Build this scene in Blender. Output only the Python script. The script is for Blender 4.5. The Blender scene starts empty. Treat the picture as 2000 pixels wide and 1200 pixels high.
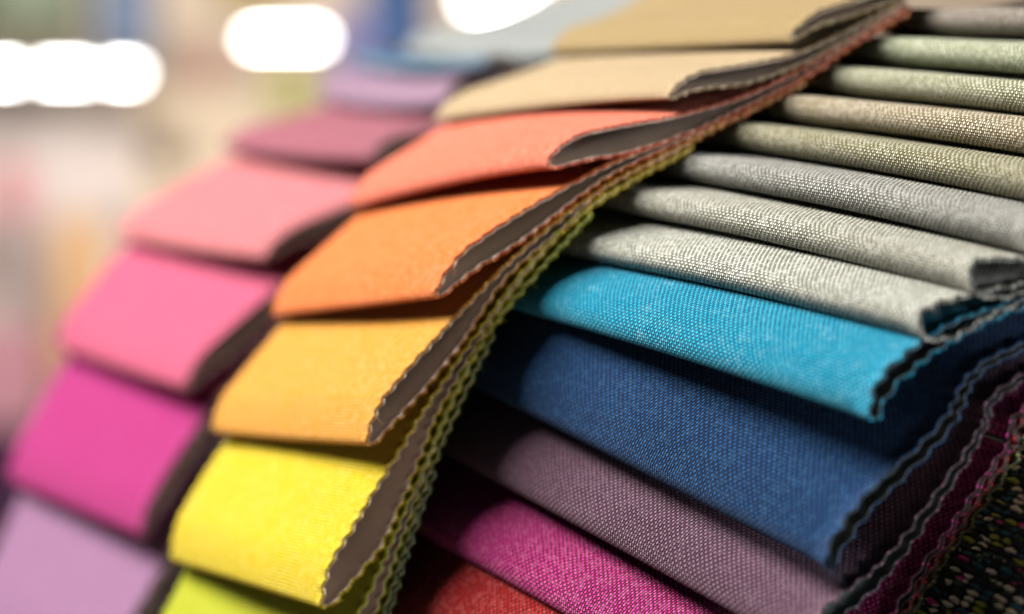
import bpy, math, random
import numpy as np
from mathutils import Vector

# ------------------------------------------------------------------ camera, world, light, exposure
scene = bpy.context.scene
COL = scene.collection
CAMH = 1.30                       # lens height above the shop floor (metres)
LENS = 85.0
FPX = LENS / 36.0 * 2000.0        # focal length in pixels of the 2000x1200 photograph

cam_d = bpy.data.cameras.new('camera')
cam = bpy.data.objects.new('camera', cam_d)
COL.objects.link(cam)
cam.location = (0, 0, CAMH)
cam.rotation_euler = (math.radians(90), 0, 0)
cam_d.lens = LENS
cam_d.sensor_width = 36.0
cam_d.clip_start = 0.02
cam_d.clip_end = 60
cam_d.dof.use_dof = True
cam_d.dof.focus_distance = 0.60
cam_d.dof.aperture_fstop = 4.9
cam_d.dof.aperture_blades = 0
scene.camera = cam

world = bpy.data.worlds.new('World')
scene.world = world
world.use_nodes = True
bg = world.node_tree.nodes['Background']
bg.inputs['Color'].default_value = (0.80, 0.92, 1.0, 1)
bg.inputs['Strength'].default_value = 0.045


def area_light(name, loc, target, size, size_y, power, color):
    d = bpy.data.lights.new(name, 'AREA')
    d.shape = 'RECTANGLE'
    d.size, d.size_y = size, size_y
    d.energy = power
    d.color = color
    o = bpy.data.objects.new(name, d)
    COL.objects.link(o)
    o.location = loc
    o.rotation_euler = (Vector(target) - Vector(loc)).to_track_quat('-Z', 'Y').to_euler()
    return o


# ceiling lamp over the sample books (key) and two added fill lights
area_light('ceiling_lamp', (-1.17, 0.58, CAMH + 1.60), (-0.01, 0.66, CAMH), 1.3, 1.0, 198.0, (1.0, 0.955, 0.88))
area_light('side_fill', (0.95, -0.02, CAMH + 0.14), (0.0, 0.64, CAMH), 0.35, 0.35, 12.0, (0.97, 0.98, 1.0))  # fill added from the right to brighten the open loops, no real lamp
area_light('shop_fill', (-0.8, 6.6, CAMH + 2.6), (-0.9, 9.2, CAMH - 0.1), 2.4, 0.8, 165.0, (1.0, 0.96, 0.91))  # unseen light added to brighten the wall and bolts behind

scene.view_settings.view_transform = 'Standard'
scene.view_settings.look = 'None'
scene.view_settings.gamma = 1
scene.view_settings.use_curve_mapping = False
scene.view_settings.exposure = 0.0
scene.render.engine = 'CYCLES'
scene.cycles.use_denoising = True
scene.cycles.max_bounces = 6
scene.cycles.diffuse_bounces = 3
scene.cycles.sample_clamp_indirect = 4.0

# ------------------------------------------------------------------ helpers


def at(px, py, z):
    """photo pixel (2000x1200) + distance -> place in the room"""
    return np.array([(px - 1000.0) * z / FPX, z, CAMH + (600.0 - py) * z / FPX])


def lin(r, g, b, k=1.0):
    f = lambda c: ((c / 255 + 0.055) / 1.055) ** 2.4 if c > 10.3 else c / 255 / 12.92
    return (f(r) * k, f(g) * k, f(b) * k, 1)


def mesh_obj(name, verts, faces, mat, parent=None, uvs=None, smooth=True):
    me = bpy.data.meshes.new(name)
    verts = np.asarray(verts, dtype=np.float32)
    faces = np.asarray(faces, dtype=np.int32)
    nf, nv = faces.shape
    me.vertices.add(len(verts))
    me.vertices.foreach_set('co', verts.ravel())
    me.loops.add(nf * nv)
    me.loops.foreach_set('vertex_index', faces.ravel())
    me.polygons.add(nf)
    me.polygons.foreach_set('loop_start', np.arange(0, nf * nv, nv, dtype=np.int32))
    if uvs is not None:
        lay = me.uv_layers.new(name='UVMap')
        lay.data.foreach_set('uv', np.asarray(uvs, dtype=np.float32)[faces.ravel()].ravel())
    me.update(calc_edges=True)
    me.validate()
    me.polygons.foreach_set('use_smooth', np.full(len(me.polygons), smooth))
    if mat is not None:
        me.materials.append(mat)
    o = bpy.data.objects.new(name, me)
    COL.objects.link(o)
    if parent is not None:
        o.parent = parent
        o.matrix_parent_inverse = parent.matrix_world.inverted()
    return o


def tag(o, label=None, cat=None, group=None, kind=None):
    if label: o['label'] = label
    if cat: o['category'] = cat
    if group: o['group'] = group
    if kind: o['kind'] = kind
    return o


def empty(name, loc):
    o = bpy.data.objects.new(name, None)
    o.empty_display_size = 0.01
    COL.objects.link(o)
    o.location = loc
    o.matrix_world.translation = loc
    return o


class NT:
    """tiny node-tree helper"""
    def __init__(self, nt):
        self.nt = nt

    def new(self, t, **kw):
        n = self.nt.nodes.new(t)
        for k, v in kw.items():
            setattr(n, k, v)
        return n

    def link(self, a, b):
        self.nt.links.new(a, b)

    def math(self, op, a, b=None, c=None, clamp=False):
        n = self.nt.nodes.new('ShaderNodeMath')
        n.operation = op
        n.use_clamp = clamp
        for i, v in enumerate((a, b, c)):
            if v is None: continue
            if isinstance(v, (int, float)): n.inputs[i].default_value = v
            else: self.nt.links.new(v, n.inputs[i])
        return n.outputs[0]

    def mix(self, fac, a, b, blend='MIX'):
        n = self.nt.nodes.new('ShaderNodeMix')
        n.data_type = 'RGBA'
        n.blend_type = blend
        for s, v in ((n.inputs[0], fac), (n.inputs[6], a), (n.inputs[7], b)):
            if isinstance(v, (int, float)): s.default_value = v
            elif isinstance(v, tuple): s.default_value = v
            else: self.nt.links.new(v, s)
        return n.outputs[2]


# ------------------------------------------------------------------ materials


def weave_group():
    """woven cloth in UV metres: outputs yarn height (0..1), a random value per yarn crossing and per yarn"""
    g = bpy.data.node_groups.new('weave', 'ShaderNodeTree')
    g.interface.new_socket('Pitch', in_out='INPUT', socket_type='NodeSocketFloat').default_value = 0.0008
    g.interface.new_socket('Height', in_out='OUTPUT', socket_type='NodeSocketFloat')
    g.interface.new_socket('Cell', in_out='OUTPUT', socket_type='NodeSocketFloat')
    g.interface.new_socket('Yarn', in_out='OUTPUT', socket_type='NodeSocketFloat')
    t = NT(g)
    gi, go = t.new('NodeGroupInput'), t.new('NodeGroupOutput')
    uv = t.new('ShaderNodeUVMap')
    # yarns wander a little
    nz = t.new('ShaderNodeTexNoise')
    nz.inputs['Scale'].default_value = 160
    nz.inputs['Detail'].default_value = 3
    t.link(uv.outputs[0], nz.inputs['Vector'])
    s1 = t.new('ShaderNodeVectorMath', operation='SUBTRACT')
    t.link(nz.outputs['Color'], s1.inputs[0]); s1.inputs[1].default_value = (.5, .5, .5)
    s2 = t.new('ShaderNodeVectorMath', operation='MULTIPLY')
    t.link(s1.outputs[0], s2.inputs[0]); s2.inputs[1].default_value = (.0005, .0005, 0)
    s3 = t.new('ShaderNodeVectorMath', operation='ADD')
    t.link(uv.outputs[0], s3.inputs[0]); t.link(s2.outputs[0], s3.inputs[1])
    sx = t.new('ShaderNodeSeparateXYZ')
    t.link(s3.outputs[0], sx.inputs[0])
    a = t.math('DIVIDE', sx.outputs[0], gi.outputs[0])
    b = t.math('DIVIDE', sx.outputs[1], gi.outputs[0])
    ia, ib = t.math('FLOOR', a), t.math('FLOOR', b)
    fa = t.math('SUBTRACT', t.math('SUBTRACT', a, ia), 0.5)
    fb = t.math('SUBTRACT', t.math('SUBTRACT', b, ib), 0.5)
    par = t.math('MODULO', t.math('ABSOLUTE', t.math('ADD', ia, ib)), 2.0)
    qa, qb = t.math('MULTIPLY', fa, fa), t.math('MULTIPLY', fb, fb)
    # float on top: long along v, round across u;  crossing yarn: lower
    h0 = t.math('SUBTRACT', 1.0, t.math('ADD', t.math('MULTIPLY', qa, 3.6), t.math('MULTIPLY', qb, 2.0)))
    h1 = t.math('SUBTRACT', 0.62, t.math('ADD', t.math('MULTIPLY', qa, 2.2), t.math('MULTIPLY', qb, 3.6)))
    h = t.math('ADD', t.math('MULTIPLY', h0, t.math('SUBTRACT', 1.0, par)), t.math('MULTIPLY', h1, par))
    h = t.math('MAXIMUM', h, 0.0)
    cv = t.new('ShaderNodeCombineXYZ')
    t.link(ia, cv.inputs[0]); t.link(ib, cv.inputs[1])
    wn = t.new('ShaderNodeTexWhiteNoise', noise_dimensions='2D')
    t.link(cv.outputs[0], wn.inputs['Vector'])
    # each cell height varies
    h = t.math('MULTIPLY', h, t.math('ADD', 0.92, t.math('MULTIPLY', wn.outputs['Value'], 0.12)))
    wy = t.new('ShaderNodeTexWhiteNoise', noise_dimensions='1D')
    t.link(ia, wy.inputs['W'])
    t.link(h, go.inputs[0]); t.link(wn.outputs['Value'], go.inputs[1]); t.link(wy.outputs['Value'], go.inputs[2])
    return g


WEAVE = weave_group()


def cloth_material(name, color, dark=0.42, light=None, pitch=0.0008, heather=0.25, mottled=0.12, bump=0.0006, sheen=0.12):
    """woven upholstery cloth; dark = brightness of the yarn in the gaps, light = colour of stray pale fibres"""
    m = bpy.data.materials.new(name)
    m.use_nodes = True
    t = NT(m.node_tree)
    bs = m.node_tree.nodes['Principled BSDF']
    w = t.new('ShaderNodeGroup'); w.node_tree = WEAVE
    w.inputs[0].default_value = pitch
    uv = t.new('ShaderNodeUVMap')
    c = np.array(color[:3])
    pale = tuple(np.array(light[:3]) if light else c * 0.45 + 0.5 * c.max() + 0.02) + (1,)
    deep = tuple(c * c / max(c.max(), 1e-3) * dark) + (1,)
    ramp = t.new('ShaderNodeMapRange', interpolation_type='SMOOTHSTEP')
    t.link(w.outputs[0], ramp.inputs[0])
    ramp.inputs[1].default_value = 0.36; ramp.inputs[2].default_value = 0.84
    col = t.mix(ramp.outputs[0], deep, color)
    # heather: some yarn crossings paler, some darker
    up = t.math('MULTIPLY', t.math('GREATER_THAN', w.outputs[1], 0.72), heather)
    col = t.mix(up, col, pale)
    dn = t.math('MULTIPLY', t.math('LESS_THAN', w.outputs[1], 0.2), heather * 0.8)
    col = t.mix(dn, col, deep)
    # brushed patches, pilling
    nz = t.new('ShaderNodeTexNoise')
    nz.inputs['Scale'].default_value = 420; nz.inputs['Detail'].default_value = 4; nz.inputs['Roughness'].default_value = .65
    t.link(uv.outputs[0], nz.inputs['Vector'])
    mr = t.new('ShaderNodeMapRange')
    t.link(nz.outputs['Fac'], mr.inputs[0]); mr.inputs[1].default_value = .5; mr.inputs[2].default_value = .75
    pz = t.new('ShaderNodeTexNoise')
    pz.inputs['Scale'].default_value = 75; pz.inputs['Detail'].default_value = 3
    t.link(uv.outputs[0], pz.inputs['Vector'])
    pm = t.new('ShaderNodeMapRange')
    t.link(pz.outputs['Fac'], pm.inputs[0]); pm.inputs[1].default_value = .42; pm.inputs[2].default_value = .66
    col = t.mix(t.math('MULTIPLY', t.math('MULTIPLY', mr.outputs[0], pm.outputs[0]), mottled), col, pale)
    # slow streaks along the yarns
    mp = t.new('ShaderNodeMapping'); mp.inputs['Scale'].default_value = (900, 60, 1)
    t.link(uv.outputs[0], mp.inputs[0])
    nz2 = t.new('ShaderNodeTexNoise'); nz2.inputs['Scale'].default_value = 1.0; nz2.inputs['Detail'].default_value = 2
    t.link(mp.outputs[0], nz2.inputs['Vector'])
    st = t.math('ADD', 0.91, t.math('MULTIPLY', nz2.outputs['Fac'], 0.18))
    cc = t.new('ShaderNodeCombineColor')
    for i in range(3): t.link(st, cc.inputs[i])
    col = t.mix(1.0, col, cc.outputs[0], 'MULTIPLY')
    t.link(col, bs.inputs['Base Color'])
    bs.inputs['Roughness'].default_value = 0.9
    bs.inputs['Specular IOR Level'].default_value = 0.12
    bs.inputs['Sheen Weight'].default_value = sheen
    bs.inputs['Sheen Roughness'].default_value = 0.5
    bs.inputs['Sheen Tint'].default_value = tuple(0.5 + 0.5 * c / max(c.max(), 1e-3)) + (1,)
    fz = t.new('ShaderNodeTexNoise'); fz.inputs['Scale'].default_value = 2600; fz.inputs['Detail'].default_value = 2
    t.link(uv.outputs[0], fz.inputs['Vector'])
    hh = t.math('ADD', w.outputs[0], t.math('MULTIPLY', fz.outputs['Fac'], 0.35))
    bp = t.new('ShaderNodeBump')
    bp.inputs['Strength'].default_value = 1.0; bp.inputs['Distance'].default_value = bump
    t.link(hh, bp.inputs['Height']); t.link(bp.outputs[0], bs.inputs['Normal'])
    return m


def plain_material(name, color, rough=0.85, noise=0.0, scale=60, spec=0.2):
    m = bpy.data.materials.new(name)
    m.use_nodes = True
    t = NT(m.node_tree)
    bs = m.node_tree.nodes['Principled BSDF']
    bs.inputs['Roughness'].default_value = rough
    bs.inputs['Specular IOR Level'].default_value = spec
    if noise:
        tc = t.new('ShaderNodeTexCoord')
        nz = t.new('ShaderNodeTexNoise'); nz.inputs['Scale'].default_value = scale; nz.inputs['Detail'].default_value = 5
        t.link(tc.outputs['Object'], nz.inputs['Vector'])
        f = t.math('ADD', 1 - noise, t.math('MULTIPLY', nz.outputs['Fac'], 2 * noise))
        cc = t.new('ShaderNodeCombineColor')
        for i in range(3): t.link(f, cc.inputs[i])
        t.link(t.mix(1.0, color, cc.outputs[0], 'MULTIPLY'), bs.inputs['Base Color'])
        bp = t.new('ShaderNodeBump'); bp.inputs['Distance'].default_value = 0.0003; bp.inputs['Strength'].default_value = .6
        t.link(nz.outputs['Fac'], bp.inputs['Height']); t.link(bp.outputs[0], bs.inputs['Normal'])
    else:
        bs.inputs['Base Color'].default_value = color
    return m


def tweed_material():
    m = bpy.data.materials.new('tweed')
    m.use_nodes = True
    t = NT(m.node_tree)
    bs = m.node_tree.nodes['Principled BSDF']
    uv = t.new('ShaderNodeUVMap')
    nzw = t.new('ShaderNodeTexNoise'); nzw.inputs['Scale'].default_value = 220
    t.link(uv.outputs[0], nzw.inputs['Vector'])
    sx = t.new('ShaderNodeSeparateXYZ'); t.link(uv.outputs[0], sx.inputs[0])
    wob = t.math('MULTIPLY', nzw.outputs['Fac'], 1.3)
    b = t.math('ADD', t.math('DIVIDE', sx.outputs[1], .0015), wob)
    ib = t.math('FLOOR', b)
    wr = t.new('ShaderNodeTexWhiteNoise', noise_dimensions='1D'); t.link(ib, wr.inputs['W'])
    a = t.math('ADD', t.math('ADD', t.math('DIVIDE', sx.outputs[0], .0042), wr.outputs['Value']), wob)
    ia = t.math('FLOOR', a)
    cv = t.new('ShaderNodeCombineXYZ'); t.link(ia, cv.inputs[0]); t.link(ib, cv.inputs[1])
    wn = t.new('ShaderNodeTexWhiteNoise', noise_dimensions='2D'); t.link(cv.outputs[0], wn.inputs['Vector'])
    mp2 = t.new('ShaderNodeMapping'); mp2.inputs['Scale'].default_value = (110, 230, 1)
    t.link(uv.outputs[0], mp2.inputs[0])
    nz = t.new('ShaderNodeTexNoise'); nz.inputs['Scale'].default_value = 1.0
    t.link(mp2.outputs[0], nz.inputs['Vector'])
    v = t.math('ADD', t.math('MULTIPLY', wn.outputs['Value'], .6), t.math('MULTIPLY', nz.outputs['Fac'], .4))
    fa = t.math('SUBTRACT', t.math('SUBTRACT', a, ia), .5); fb = t.math('SUBTRACT', t.math('SUBTRACT', b, ib), .5)
    hgt = t.math('MAXIMUM', t.math('SUBTRACT', 1.0, t.math('ADD', t.math('MULTIPLY', t.math('MULTIPLY', fa, fa), 4.0), t.math('MULTIPLY', t.math('MULTIPLY', fb, fb), 4.0))), 0.0)
    r = t.new('ShaderNodeValToRGB')
    r.color_ramp.interpolation = 'CONSTANT'
    stops = [(0, (.012, .018, .02)), (.32, (.02, .10, .14)), (.40, (.02, .025, .025)), (.45, (.34, .36, .05)), (.52, (.03, .08, .05)),
             (.57, (.75, .68, .46)), (.63, (.02, .03, .03)), (.68, (.55, .05, .22)), (.73, (.72, .66, .5))]
    e = r.color_ramp.elements
    e[0].position = 0; e[0].color = stops[0][1] + (1,)
    e[1].position = stops[1][0]; e[1].color = stops[1][1] + (1,)
    for p, c in stops[2:]:
        x = e.new(p); x.color = c + (1,)
    t.link(v, r.inputs[0])
    mr = t.new('ShaderNodeMapRange'); t.link(hgt, mr.inputs[0]); mr.inputs[1].default_value = .1; mr.inputs[2].default_value = .5
    t.link(t.mix(mr.outputs[0], (.006, .008, .009, 1), r.outputs[0]), bs.inputs['Base Color'])
    bs.inputs['Roughness'].default_value = .9
    bp = t.new('ShaderNodeBump'); bp.inputs['Distance'].default_value = .0006
    t.link(hgt, bp.inputs['Height']); t.link(bp.outputs[0], bs.inputs['Normal'])
    return m


BACKING = plain_material('backing', (0.74, 0.62, 0.52, 1), 0.9, 0.12, 900, .15)
BACKING_G = plain_material('backing_grey', (0.17, 0.195, 0.19, 1), 0.9, 0.12, 900, .15)
BOARD = plain_material('board', (0.012, 0.014, 0.015, 1), 0.9, 0.1, 200, .1)  # near-black, stands in for the shade between the books

# ------------------------------------------------------------------ the swatch builder


def fold_from_slope(ax, ay, xs, slope, k, W):
    """fold line that starts at pixel (ax, ay), is in focus at x = xs, and runs W metres towards the lens"""
    A = at(ax, ay, 0.60 + (xs - ax) * k)
    lo, hi = ax + 50, ax + 3000
    for _ in range(60):
        mid = (lo + hi) / 2
        B = at(mid, ay + (mid - ax) * slope, 0.60 - (mid - xs) * k)
        if np.linalg.norm(B - A) < W: lo = mid
        else: hi = mid
    return A, B


class Book:
    """the fold lines of one cascading book of swatches, top to bottom; extrapolated both ways"""
    def __init__(self, lines, gaps, rank, down=4):
        self.rank = rank
        A = [np.array(l[0]) for l in lines]
        B = [np.array(l[1]) for l in lines]
        self.pre = 4
        for i in range(self.pre):
            A.insert(0, A[0] + (A[0] - A[1])); B.insert(0, B[0] + (B[0] - B[1]))
        for i in range(down):
            A.append(A[-1] + (A[-1] - A[-2])); B.append(B[-1] + (B[-1] - B[-2]))
        self.A, self.B = np.array(A), np.array(B)
        n = len(A)
        M = (self.A + self.B) / 2
        up = np.zeros((n, 3))
        up[1:-1] = M[:-2] - M[2:]
        up[0] = M[0] - M[1]; up[-1] = M[-2] - M[-1]
        f = self.B - self.A
        # f runs towards the lens / right, up runs up the book: normal faces up and out
        N = np.cross(f, up)
        N /= np.linalg.norm(N, axis=1)[:, None]
        N[(N[:, 2] < 0)] *= -1
        self.N = N
        self.gaps = [gaps[0]] * self.pre + list(gaps) + [gaps[-1]] * (n - self.pre - len(gaps))


RANK_R = [1.0, 0.66, 0.5, 0.42, 0.36, 0.32]
RANK_M = [1.0, 0.68, 0.24, 0.17, 0.15, 0.15]


def catmull(P, x):
    """P (K,...) control values at integers, x in [0, K-1]"""
    K = len(P)
    i = np.clip(np.floor(x).astype(int), 0, K - 2)
    t = (x - i)
    P0 = np.where((i > 0)[:, None, None], P[np.maximum(i - 1, 0)], 2 * P[i] - P[i + 1])
    P1, P2 = P[i], P[i + 1]
    P3 = np.where((i < K - 2)[:, None, None], P[np.minimum(i + 2, K - 1)], 2 * P2 - P1)
    t = t[:, None, None]
    return 0.5 * (2 * P1 + (P2 - P0) * t + (2 * P0 - 5 * P1 + 4 * P2 - P3) * t ** 2 + (3 * P1 - P0 - 3 * P2 + P3) * t ** 3)


def zigzag(s, rng, pitch, amp):
    """pinking-shear teeth, a little irregular"""
    ph = rng.random() * pitch
    x = (s + ph) / pitch + 0.10 * np.sin(s * 210 + rng.random() * 6) + 0.06 * np.sin(s * 640 + rng.random() * 6)
    tri = 1 - np.abs((x % 1.0) * 2 - 1)
    k = np.floor(x).astype(int)
    r = np.random.default_rng(rng.integers(1 << 30)).random(4096)
    tri = np.clip(tri * 1.2 - 0.08, 0, 1)
    return amp * (tri * (0.75 + 0.5 * r[k % 4096]) - 0.5)


def smooth_noise(rng, n=5):
    """sum of a few random waves over (u, s)"""
    w = [(rng.uniform(1.5, 7), rng.uniform(20, 110), rng.uniform(0, 6.3), rng.uniform(.4, 1.0)) for _ in range(n)]

    def f(u, s):
        o = 0
        for a, b, p, g in w:
            o = o + g * np.sin(a * u + b * s + p)
        return o / n
    return f


def make_swatch(book, i, mat, label, group, seed, r=0.0022, t_open=0.006, open_right=1.0, open_left=0.5, u0=0.0, K=4, bow=0.0,
                wave=0.0006, th=0.0010, pitch=0.0054, amp=0.0015, u1=1.0, back=BACKING, lift=0.0, flare=0.0, name='fabric_swatch', close=0.5,
                fray=True, threads=None, lower_wave=0.0, curl=0.0, curl_len=0.014):
    rng = np.random.default_rng(seed)
    j = i + book.pre
    K = min(K, j)
    # control lines of the upper layer: its own fold, then under each fold above it
    NU = 34
    uu = np.linspace(0, 1, NU)
    uu = np.clip((uu - .5) * 1.0 + .5, 0, 1)
    uu = u0 + (u1 - u0) * uu
    ctrl = []
    for k in range(K + 1):
        a, b, n = book.A[j - k], book.B[j - k], book.N[j - k]
        off = 0.0
        for m in range(1, k + 1):               # at line j-k the swatches j-k .. j-1 lie above this one
            g = book.gaps[j - k + m - 1]
            gl, gr = g if isinstance(g, tuple) else (g, g)
            off = off + (gl + (gr - gl) * np.clip(uu, 0, 1)) * book.rank[m - 1]
        ctrl.append(a[None] + (b - a)[None] * uu[:, None] - n[None] * np.broadcast_to(off, uu.shape)[:, None])
    ctrl = np.array(ctrl)                        # (K+1, NU, 3)
    W = np.linalg.norm(book.B[j] - book.A[j])
    # arc length along the middle
    xs = np.linspace(0, K, 400)
    mid = catmull(ctrl[:, NU // 2:NU // 2 + 1], xs)[:, 0]
    arc = np.concatenate([[0], np.cumsum(np.linalg.norm(np.diff(mid, axis=0), axis=1))])
    L = arc[-1]
    nz, nz2 = smooth_noise(rng), smooth_noise(rng)

    step = pitch / 7.0
    nose = r * (1 - np.cos(np.linspace(0, math.pi / 2, 9)))   # dense near the fold
    s_up = np.concatenate([nose[:-1], np.arange(r, L, step)])
    ns = len(s_up)

    def layer(s, lower):
        x = np.interp(s, arc, xs)
        S = catmull(ctrl, x)                     # (ns, NU, 3)
        dS = np.gradient(S, axis=0); dU = np.gradient(S, axis=1)
        # exact-ish normals from a smooth resample
        x2 = np.clip(x + 0.01, 0, K)
        x1 = np.clip(x - 0.01, 0, K)
        dS = catmull(ctrl, x2) - catmull(ctrl, x1)
        N = np.cross(dU, dS)
        N /= np.linalg.norm(N, axis=2)[:, :, None] + 1e-12
        ref = book.N[j]
        N *= np.sign((N @ ref))[:, :, None]
        U = np.broadcast_to(uu[None], S.shape[:2])
        Sg = np.broadcast_to(s[:, None], S.shape[:2])
        # nose: quarter circle
        q = np.clip(Sg / r, 0, 1)
        dip = r * (1 - np.sqrt(np.clip(1 - (1 - q) ** 2, 0, 1)))
        fade = np.clip(Sg / 0.03, 0, 1)
        opn = open_left + (open_right - open_left) * np.clip(U, 0, 1) ** 2
        X = np.broadcast_to(x[:, None], S.shape[:2])
        prof = np.interp(X, [0, .1, .25, .45, .6, .8, 1.0, 1.3, 1.6, 2.0, 3, 5], [0, .45, .84, 1, .96, .80, .60, .34, .20, .1, .05, 0])
        flat = np.interp(X, [0, .6, 1.6, 2.2, 6], [1, 1, .8, .55, .5])
        thick = 2 * r * flat + np.maximum(t_open * opn - 2 * r, 0) * prof
        qc = np.clip(Sg / curl_len, 0, 1)
        hump = curl * (1 - (1 - qc) ** 2.2) * np.interp(X, [0, .3, .85, 1.1, 9], [1, 1, .2, 0, 0])
        h = lift + hump + bow * 4 * np.clip(U, 0, 1) * (1 - np.clip(U, 0, 1)) + wave * nz(U, Sg) * (0.4 + 0.6 * fade)
        h = h + flare * np.clip(U, 0, 1) ** 4 * np.exp(-Sg / 0.03)
        if lower:
            h = h - thick + dip + lower_wave * nz2(U * 2, Sg * 2) * fade
        else:
            h = h - dip
        return S + N * h[:, :, None], U, Sg

    Pu, U1, S1 = layer(s_up, False)
    Pl, U2, S2 = layer(s_up, True)
    # loop: upper back end -> fold -> lower back end
    P = np.concatenate([Pu[::-1], Pl[1:]], axis=0)
    ss = np.concatenate([-s_up[::-1], s_up[1:]])  # signed running length
    # pinked side edges: slide border columns along the sheet
    dU = np.gradient(P, axis=1)
    dU /= np.linalg.norm(dU, axis=2)[:, :, None] + 1e-12
    zr = zigzag(np.abs(ss) + 5, rng, pitch, amp)   # both layers are cut in one stroke
    zl = zigzag(np.abs(ss) + 5, rng, pitch, amp)
    ramp_r = np.clip((uu - u1 + 0.16) / 0.16, 0, 1)
    ramp_l = np.clip((u0 + 0.12 - uu) / 0.12, 0, 1)
    shift = zr[:, None] * ramp_r[None] - zl[:, None] * ramp_l[None]
    P = P + dU * shift[:, :, None]
    run = np.concatenate([[0], np.cumsum(np.linalg.norm(np.diff(P[:, NU // 2], axis=0), axis=1))])
    UV = np.stack([np.broadcast_to(uu[None] * W, P.shape[:2]) + shift, np.broadcast_to(run[:, None], P.shape[:2]) + 0 * shift], axis=2)
    UV = UV + rng.uniform(0, 1, 2)
    # inward normal
    dS = np.gradient(P, axis=0); dU2 = np.gradient(P, axis=1)
    Nn = np.cross(dU2, dS)
    Nn /= np.linalg.norm(Nn, axis=2)[:, :, None] + 1e-12
    # outer side: on the upper layer it must face book.N
    mref = Nn[ns // 2, NU // 2] @ book.N[j]
    if mref < 0: Nn = -Nn
    Q = P - Nn * th * 0.82                        # cloth / backing boundary
    Rr = P - Nn * th                             # inner face of the backing
    nr = len(ss)
    idx = np.arange(nr * NU).reshape(nr, NU)
    flip = mref > 0

    def quads(I):
        a, b, c, d = I[:-1, :-1], I[:-1, 1:], I[1:, 1:], I[1:, :-1]
        F = np.stack([a, b, c, d], axis=-1).reshape(-1, 4)
        return F

    def shell(X, Y):
        """surface X closed to Y along the border only"""
        V = np.concatenate([X.reshape(-1, 3), Y.reshape(-1, 3)])
        F = [quads(idx)]
        o = nr * NU
        for b in (idx[:, 0], idx[:, -1], idx[0], idx[-1]):
            F.append(np.stack([b[:-1], b[1:], b[1:] + o, b[:-1] + o], axis=-1))
        F = np.concatenate(F)
        used = np.unique(F)
        remap = np.full(len(V), -1); remap[used] = np.arange(len(used))
        uvx = np.concatenate([UV.reshape(-1, 2), UV.reshape(-1, 2)])[used]
        return V[used], remap[F], uvx

    root = empty(name, tuple((book.A[j] + book.B[j]) / 2))
    tag(root, label, 'fabric swatch', group)
    V, F, uvx = shell(P, Q)
    mesh_obj('cloth', V, F, mat, root, uvx)
    V, F, uvx = shell(Rr, Q)
    mesh_obj('backing', V, F, back, root, uvx)
    # loose fibres on the pinked edge
    if fray:
        V, F = [], []
        def hair(p, d, l, w):
            side = np.cross(d, rng.normal(size=3)); side /= np.linalg.norm(side) + 1e-9
            up2 = np.cross(d, side)
            c = rng.normal(size=3) * .45 * l
            pts = [p - d * .0004, p + d * l * .5 + c * .25, p + d * l + c]
            base = len(V)
            for q_, ww in zip(pts, (w, w * .8, w * .3)):
                for a_ in (0, 2.094, 4.189):
                    V.append(q_ + (side * math.cos(a_) + up2 * math.sin(a_)) * ww)
            for lv in range(2):
                for a_ in range(3):
                    b0 = base + lv * 3
                    F.append((b0 + a_, b0 + (a_ + 1) % 3, b0 + 3 + (a_ + 1) % 3, b0 + 3 + a_))
        for _ in range(420):
            e = rng.integers(0, nr)
            col = NU - 1 if rng.random() < .7 else 0
            d = dU[e, col] * (1 if col else -1) + rng.normal(size=3) * .5
            d /= np.linalg.norm(d)
            hair((P[e, col] + Q[e, col]) / 2, d, min(rng.exponential(.0008), .0018) + .0003, rng.uniform(.00004, .00009))
        if threads:
            for _ in range(threads):
                e = ns - 1 + rng.integers(-6, 8)
                d = dU[e, NU - 1] * .5 - np.array([0, 0, 1.0]) * .9 + rng.normal(size=3) * .35
                d /= np.linalg.norm(d)
                hair(Q[e, NU - 1], d, rng.uniform(.001, .0032), .00011)
        tag(mesh_obj('frayed_threads', V, F, mat, root, np.zeros((len(V), 2))), kind='stuff')
    return root


# ------------------------------------------------------------------ the three books of swatches
# left book (farthest)
L_LINES = [
    (at(985, -25, 1.12), at(1300, -38, .94)),    # above the frame
    (at(788, 94, 1.09), at(1085, 100, .92)),      # 0 light grey
    (at(690, 112, 1.07), at(945, 112, .905)),     # 1 blue, mostly hidden
    (at(618, 184, 1.05), at(866, 196, .89)),      # 2 pale mauve
    (at(432, 282, 1.02), at(724, 304, .875)),     # 3 dusty rose
    (at(228, 456, .995), at(515, 498, .862)),     # 4 pink
    (at(110, 676, .982), at(358, 757, .855)),     # 5 hot pink
    (at(18, 940, .972), at(275, 1048, .850)),     # 6 magenta
    (at(-55, 1240, .965), at(200, 1350, .846)),   # 7 lilac
]
M_LINES = [
    (at(1200, -2, .810), at(1745, -58, .682)),    # above the frame
    (at(1075, 96, .790), at(1540, 70, .664)),     # 0 khaki
    (at(848, 228, .770), at(1306, 180, .648)),    # 1 tan
    (at(678, 398, .757), at(1068, 310, .637)),    # 2 salmon
    (at(530, 614, .752), at(848, 574, .633)),     # 3 orange
    (at(413, 842, .748), at(714, 866, .632)),     # 4 golden
    (at(333, 1094, .745), at(624, 1186, .632)),   # 5 yellow
    (at(262, 1370, .745), at(548, 1520, .632)),   # 6 lime
]
KR = 1.6e-4
WR = 0.139
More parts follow.
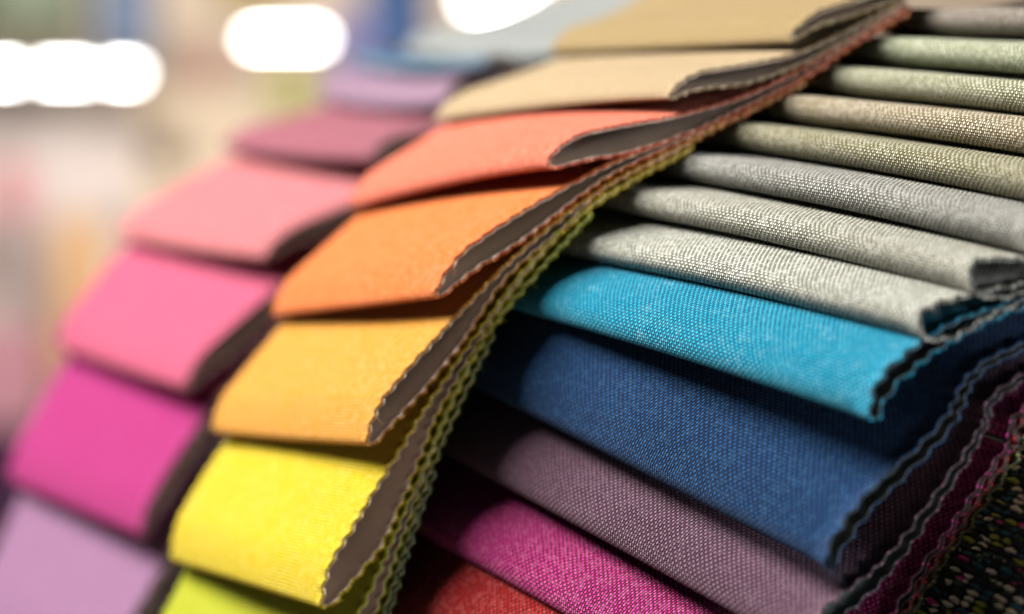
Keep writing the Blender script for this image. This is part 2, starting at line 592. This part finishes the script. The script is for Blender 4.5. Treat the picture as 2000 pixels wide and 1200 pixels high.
R_LINES = [fold_from_slope(*a, KR, WR) for a in (
    (1800, 44, 2360, 0.03),     # 0 stone grey
    (1690, 100, 2215, 0.09),    # 1 pale green
    (1590, 156, 2075, 0.10),    # 2 sage
    (1490, 207, 1935, 0.135),   # 3 beige
    (1390, 262, 1800, 0.165),   # 4 khaki
    (1280, 322, 1660, 0.195),   # 5 grey
    (1175, 392, 1535, 0.208),   # 6 light grey
    (1085, 482, 1435, 0.222),   # 7 off-white
    (1003, 602, 1335, 0.316),   # 8 turquoise
    (945, 765, 1345, 0.515),    # 9 blue
    (900, 905, 1290, 0.555),    # 10 mauve
    (850, 1060, 1200, 0.570),   # 11 magenta
    (800, 1225, 1130, 0.585),   # 12 red
)]
LB = Book(L_LINES, [.012, .007, .006, (.006, .009), (.007, .013), (.007, .013), (.007, .013), (.007, .013), .012], RANK_M)
MB = Book(M_LINES, [(.004, .005), (.004, .0055), (.0045, .0065), (.005, .0088), (.005, .0085), (.0055, .0098), (.0065, .0115), .008], RANK_M)
RB = Book(R_LINES, [.0095, .0095, .0095, .0095, .0095, .0095, (.0100, .009), (.0105, .0085), (.009, .024), (.008, .020), (.007, .021), (.005, .006), (.004, .006), .006], RANK_R)

GL, GM, GR = 'swatches in the pink book', 'swatches in the orange and yellow book', 'swatches in the grey to magenta book'

C = lambda r, g, b, k=0.9: lin(r, g, b, k)
LSPEC = [
    ('light grey', C(196, 200, 200, .66), 'light grey swatch, highest of the blurred pink book'),
    ('blue', C(112, 146, 168), 'blue swatch peeping out below the light grey one in the blurred pink book'),
    ('pale mauve', C(180, 154, 176, .82), 'pale mauve swatch between the blue and the dusty rose ones'),
    ('dusty rose', C(182, 122, 138, .88), 'dusty rose swatch above the light pink one in the blurred book'),
    ('pink', C(246, 166, 174, .8), 'light pink swatch between the dusty rose and the hot pink ones'),
    ('hot pink', C(244, 130, 172, .8), 'hot pink swatch between the light pink and the magenta ones'),
    ('magenta', C(206, 52, 158, .85), 'deep magenta pink swatch above the lilac one in the blurred book'),
    ('lilac', C(192, 152, 188, .75), 'pale lilac swatch below the deep magenta pink one'),
    ('plum', C(90, 50, 70), 'dark plum swatch edge beneath the lilac swatch'),
]
for i, (nm, c, lb) in enumerate(LSPEC):
    make_swatch(LB, i + 1, cloth_material('cloth ' + nm, c, pitch=.0007, heather=.08, mottled=.06), lb, GL, 100 + i,
                curl=.0035, r=.0016, t_open=.0070 if i not in (3, 5) else .0095, K=4, open_left=.35, bow=-.0012 if i > 2 else -.003, fray=i > 2)

MSPEC = [
    ('khaki', C(188, 170, 132, .74), 'khaki beige swatch, highest of the orange and yellow book', .0050),
    ('tan', C(216, 198, 168, .72), 'pale tan swatch above the salmon one', .0060),
    ('salmon', C(240, 152, 124), 'salmon coloured swatch with an open pinked loop above the orange one', .0086),
    ('orange', C(242, 156, 78), 'orange swatch between the salmon and the golden ones', .0076),
    ('golden', C(234, 184, 76), 'golden yellow swatch with a wavy pinked loop above the lemon yellow one', .0085),
    ('yellow', C(230, 212, 34), 'lemon yellow swatch with the widest open loop showing its grey back', .0108),
    ('lime', C(192, 196, 36), 'lime yellow swatch below the lemon yellow one', .008),
    ('green', C(120, 132, 40), 'moss green swatch showing only its pinked edge below the lime one', .005),
    ('dark green', C(60, 96, 44), 'dark green swatch edge, lowest of the orange and yellow book', .005),
]
for i, (nm, c, lb, to) in enumerate(MSPEC):
    make_swatch(MB, i + 1, cloth_material('cloth ' + nm, c, pitch=.00095, heather=.10, mottled=.10, dark=.52, bump=.0007), lb, GM, 200 + i,
                curl=.0034, r=.0013 if i != 2 else .0018, t_open=to, K=(3, 2, 3, 4, 4, 4, 4, 4, 4)[i], open_left=.35, bow=[.0, .001, .0015, .0004, -.0006, .0009, -.0004, 0, 0][i],
                lower_wave=.0014 if i == 4 else .0004, pitch=.0043, amp=.0017, wave=.0014)

RSPEC = [
    ('stone', C(172, 162, 152, 1.08), 'stone grey swatch, highest of the book of greys', .0027),
    ('pale green', C(206, 212, 184, 1.08), 'pale green swatch between the stone grey and the sage ones', .0027),
    ('sage', C(202, 203, 176, 1.08), 'sage coloured swatch above the beige one', .0027),
    ('beige', C(204, 192, 166, 1.08), 'warm beige swatch between the sage and the olive grey ones', .0027),
    ('olive grey', C(182, 178, 150, 1.08), 'olive grey swatch below the warm beige one', .0027),
    ('mid grey', C(180, 180, 174, 1.08), 'mid grey swatch above the light grey melange one', .0027),
    ('pale grey', C(202, 202, 190, 1.08), 'light grey melange swatch above the off-white one', .0027),
    ('off white', C(210, 212, 202, 1.08), 'off-white swatch lying on the turquoise one', .0027),
    ('turquoise', C(0, 180, 214), 'bright turquoise swatch with whitish flecks', .0030),
    ('blue woven', C(4, 80, 142), 'blue swatch with frayed corner between turquoise and mauve ones', .0030),
    ('mauve', C(136, 100, 124), 'greyish mauve swatch between the blue and the magenta ones', .0030),
    ('magenta woven', C(232, 52, 160), 'bright magenta swatch with coarse weave above the red one', .0028),
    ('red', C(216, 26, 30), 'red swatch in the shade below the coarse magenta one', .0024),
    ('yellow green', C(150, 150, 60), 'yellow green swatch edge beneath the red one', .0020),
]
for i, (nm, c, lb, r) in enumerate(RSPEC):
    kw = {}
    if i == 8: kw = dict(light=(.55, .85, .86), mottled=.20, heather=.03, dark=.20)
    elif i < 8: kw = dict(heather=.24, mottled=.22, dark=.12)
    elif i == 9: kw = dict(heather=.06, mottled=.05, dark=.04, light=(.10, .27, .42))
    else: kw = dict(heather=.08, mottled=.05, dark=.05)
    make_swatch(RB, i, cloth_material('cloth ' + nm, c, pitch=.00078 if i < 8 else .00084, **kw), lb, GR, 300 + i,
                r=r, t_open=[.010, .010, .010, .010, .010, .010, .010, .010, .0054, .0060, .0070, .003, .003, .003][i], u0=-.2, curl=.0010 if i < 8 else .0040, curl_len=.014 if i < 8 else .020, K=4 if i < 8 else 6, open_left=.8, open_right=1.0, lift=1.2 * r,
                back=BACKING_G, bow=.001, wave=.0008, amp=.0015 if i < 9 else .0011, pitch=.0054 if i < 9 else .0050, threads=26 if i == 9 else None)

make_swatch(RB, len(RSPEC), tweed_material(), 'dark tweed swatch flecked with yellow, cream, teal and pink under the pinked edges', GR, 390,
            r=.002, t_open=.005, u0=-.1, u1=1.5, K=6, back=BACKING_G)


def gap_shade_board(book, j0, j1, off, u0, u1, label):
    """black board added under a book to keep the gaps beside it dark"""
    ks = np.arange(j0 + book.pre, j1 + book.pre + 1)
    V = []
    for side in (0, .003):
        for k in ks:
            for u in np.linspace(u0, u1, 6):
                V.append(book.A[k] + (book.B[k] - book.A[k]) * u - book.N[k] * (off + side))
    n = len(ks) * 6
    F = []
    for a in range(len(ks) - 1):
        for b in range(5):
            q = a * 6 + b
            F.append((q, q + 1, q + 7, q + 6)); F.append((q + n, q + 6 + n, q + 7 + n, q + 1 + n))
    rim = [(a * 6, a * 6 + 6) for a in range(len(ks) - 1)] + [(a * 6 + 5, a * 6 + 11) for a in range(len(ks) - 1)]
    rim += [(b, b + 1) for b in range(5)] + [(n - 6 + b, n - 5 + b) for b in range(5)]
    for p, q in rim: F.append((p, q, q + n, p + n))
    o = mesh_obj('gap_shade_board', V, F, BOARD, None)
    return tag(o, label, 'board')


gap_shade_board(LB, 0, 11, .062, .05, 1.45, 'added black board darkening the gap under the blurred pink book')
gap_shade_board(MB, 0, 10, .062, .08, 1.30, 'added black board darkening the gap under the orange and yellow book')
gap_shade_board(RB, -2, 16, .095, -.25, 1.2, 'added black board darkening the gap under the book of greys, blues and magenta')

# ------------------------------------------------------------------ the shop behind, far out of focus
ZB = 9.0


def box_obj(name, lo, hi, mat, parent=None):
    x0, y0, z0 = lo; x1, y1, z1 = hi
    V = [(x0, y0, z0), (x1, y0, z0), (x1, y1, z0), (x0, y1, z0), (x0, y0, z1), (x1, y0, z1), (x1, y1, z1), (x0, y1, z1)]
    F = [(0, 3, 2, 1), (4, 5, 6, 7), (0, 1, 5, 4), (1, 2, 6, 5), (2, 3, 7, 6), (3, 0, 4, 7)]
    return mesh_obj(name, V, F, mat, parent, smooth=False)


def cyl(name, p, q, r, mat, parent=None, n=20):
    p, q = np.array(p, float), np.array(q, float)
    d = (q - p) / np.linalg.norm(q - p)
    s_ = np.cross(d, (0.3, 0.5, 0.81)); s_ /= np.linalg.norm(s_); c_ = np.cross(d, s_)
    V = [e + (s_ * math.cos(a) + c_ * math.sin(a)) * r for e in (p, q) for a in np.linspace(0, 2 * math.pi, n, endpoint=False)]
    V += [p, q]
    F = [(i, (i + 1) % n, n + (i + 1) % n, n + i) for i in range(n)]
    F += [(2 * n, (i + 1) % n, i, i) for i in range(n)] + [(2 * n + 1, n + i, n + (i + 1) % n, n + (i + 1) % n) for i in range(n)]
    me = bpy.data.meshes.new(name)
    me.from_pydata([tuple(v) for v in V], [], [tuple(dict.fromkeys(f)) for f in F])
    me.materials.append(mat)
    o = bpy.data.objects.new(name, me); COL.objects.link(o)
    if parent is not None:
        o.parent = parent; o.matrix_parent_inverse = parent.matrix_world.inverted()
    return o


tag(box_obj('wall', (-9, 9.9, 0), (9, 10.0, 3.4), plain_material('wall paint', lin(224, 204, 182), .9, .05, 3)), kind='structure')
tag(box_obj('floor', (-9, -1.5, -.05), (9, 9.897, 0), plain_material('floor tiles', lin(190, 172, 158), .6, .06, 2)), kind='structure')


def bolt(px0, px1, py0, py1, rgb, label, z=ZB):
    """upright bolt of cloth: rolled cloth round a card tube"""
    a, b = at((px0 + px1) / 2, py1, z), at((px0 + px1) / 2, py0, z)
    w = (px1 - px0) * z / FPX / 2
    root = empty('fabric_bolt', tuple(a))
    tag(root, label, 'fabric bolt', 'blurred bolts of cloth at the back of the shop')
    cyl('rolled_cloth', a, b, w, plain_material('bolt cloth', lin(*rgb), .9, .08, 8), root)
    cyl('card_tube', a - np.array([0, 0, .02]), b + np.array([0, 0, .02]), w * .25, plain_material('card', lin(190, 160, 120), .9), root)
    return root


BOLTS = [
    (-60, 165, -160, 72, (120, 128, 108), 'grey green bolt of cloth above the row of strip lamps'),
    (185, 305, -160, 118, (110, 124, 148), 'mid blue bolt of cloth beside the grey green one'),
    (430, 560, -160, 22, (160, 140, 96), 'olive brown bolt of cloth above the single strip lamp'),
    (640, 742, 20, 150, (130, 122, 158), 'lavender bolt of cloth beside the navy one'),
    (712, 842, -160, 128, (64, 88, 128), 'navy blue bolt of cloth behind the light grey swatch'),
    (528, 606, 132, 235, (172, 170, 104), 'olive green bolt of cloth under the single strip lamp'),
    (376, 424, 96, 165, (176, 120, 116), 'small brick pink bolt of cloth beside the single strip lamp'),
    (286, 352, 268, 330, (92, 80, 72), 'small dark brown bolt of cloth on the cream display'),
    (-10, 62, 322, 420, (228, 150, 158), 'small rose pink bolt of cloth against the white display'),
    (100, 205, 430, 740, (236, 190, 140), 'apricot bolt of cloth behind the hot pink swatch'),
    (-120, 95, 640, 830, (206, 150, 164), 'dusty pink bolt of cloth behind the deep magenta swatch'),
    (-140, 70, 830, 1190, (72, 44, 74), 'dark purple bolt of cloth behind the lilac swatch'),
]
for b in BOLTS:
    bolt(*b)


def display(px0, px1, py0, py1, rgb, label, z=9.3):
    a, b = at(px0, py1, z), at(px1, py0, z)
    o = box_obj('draped_display', (a[0], z, max(a[2], .004)), (b[0], z + .35, b[2]), plain_material('drape', lin(*rgb), .9, .06, 5))
    return tag(o, label, 'display')


display(-200, 268, 215, 1235, (226, 214, 208), 'white draped display block at the back of the shop')
display(268, 700, 170, 1235, (236, 216, 190), 'cream draped display block beside the white one', 9.35)

tube_mat = bpy.data.materials.new('lamp tube')
tube_mat.use_nodes = True
tb = tube_mat.node_tree.nodes['Principled BSDF']
tb.inputs['Emission Color'].default_value = (1, .985, .95, 1)
tb.inputs['Emission Strength'].default_value = 26
white_metal = plain_material('lamp housing', (.7, .7, .68, 1), .5)


def strip_lamp(x0, y0, x1, y1, label, z=8.6):
    a, b = at(x0, y0, z), at(x1, y1, z)
    root = empty('strip_lamp', tuple((a + b) / 2))
    tag(root, label, 'lamp', 'lit strip lamps at the back of the shop')
    cyl('tube', a, b, .012, tube_mat, root, 12)
    d = (b - a) / np.linalg.norm(b - a) * .012
    for e, s_ in ((a, -1), (b, 1)):
        cyl('end_cap', e + d * .05 * s_, e + d * s_, .014, white_metal, root, 12)
    cyl('housing', a + np.array([0, .03, .012]), b + np.array([0, .03, .012]), .016, white_metal, root, 12)
    return root


strip_lamp(-90, 144, 35, 144, 'lit strip lamp at the edge of the picture, first of the row of three')
strip_lamp(85, 144, 172, 144, 'lit strip lamp in the middle of the row of three')
strip_lamp(215, 144, 267, 144, 'short lit strip lamp ending the row of three')
strip_lamp(490, 76, 626, 76, 'lit strip lamp standing alone above the swatches')
strip_lamp(913, 1, 1110, 1, 'lit strip lamp partly hidden by the light grey swatch')
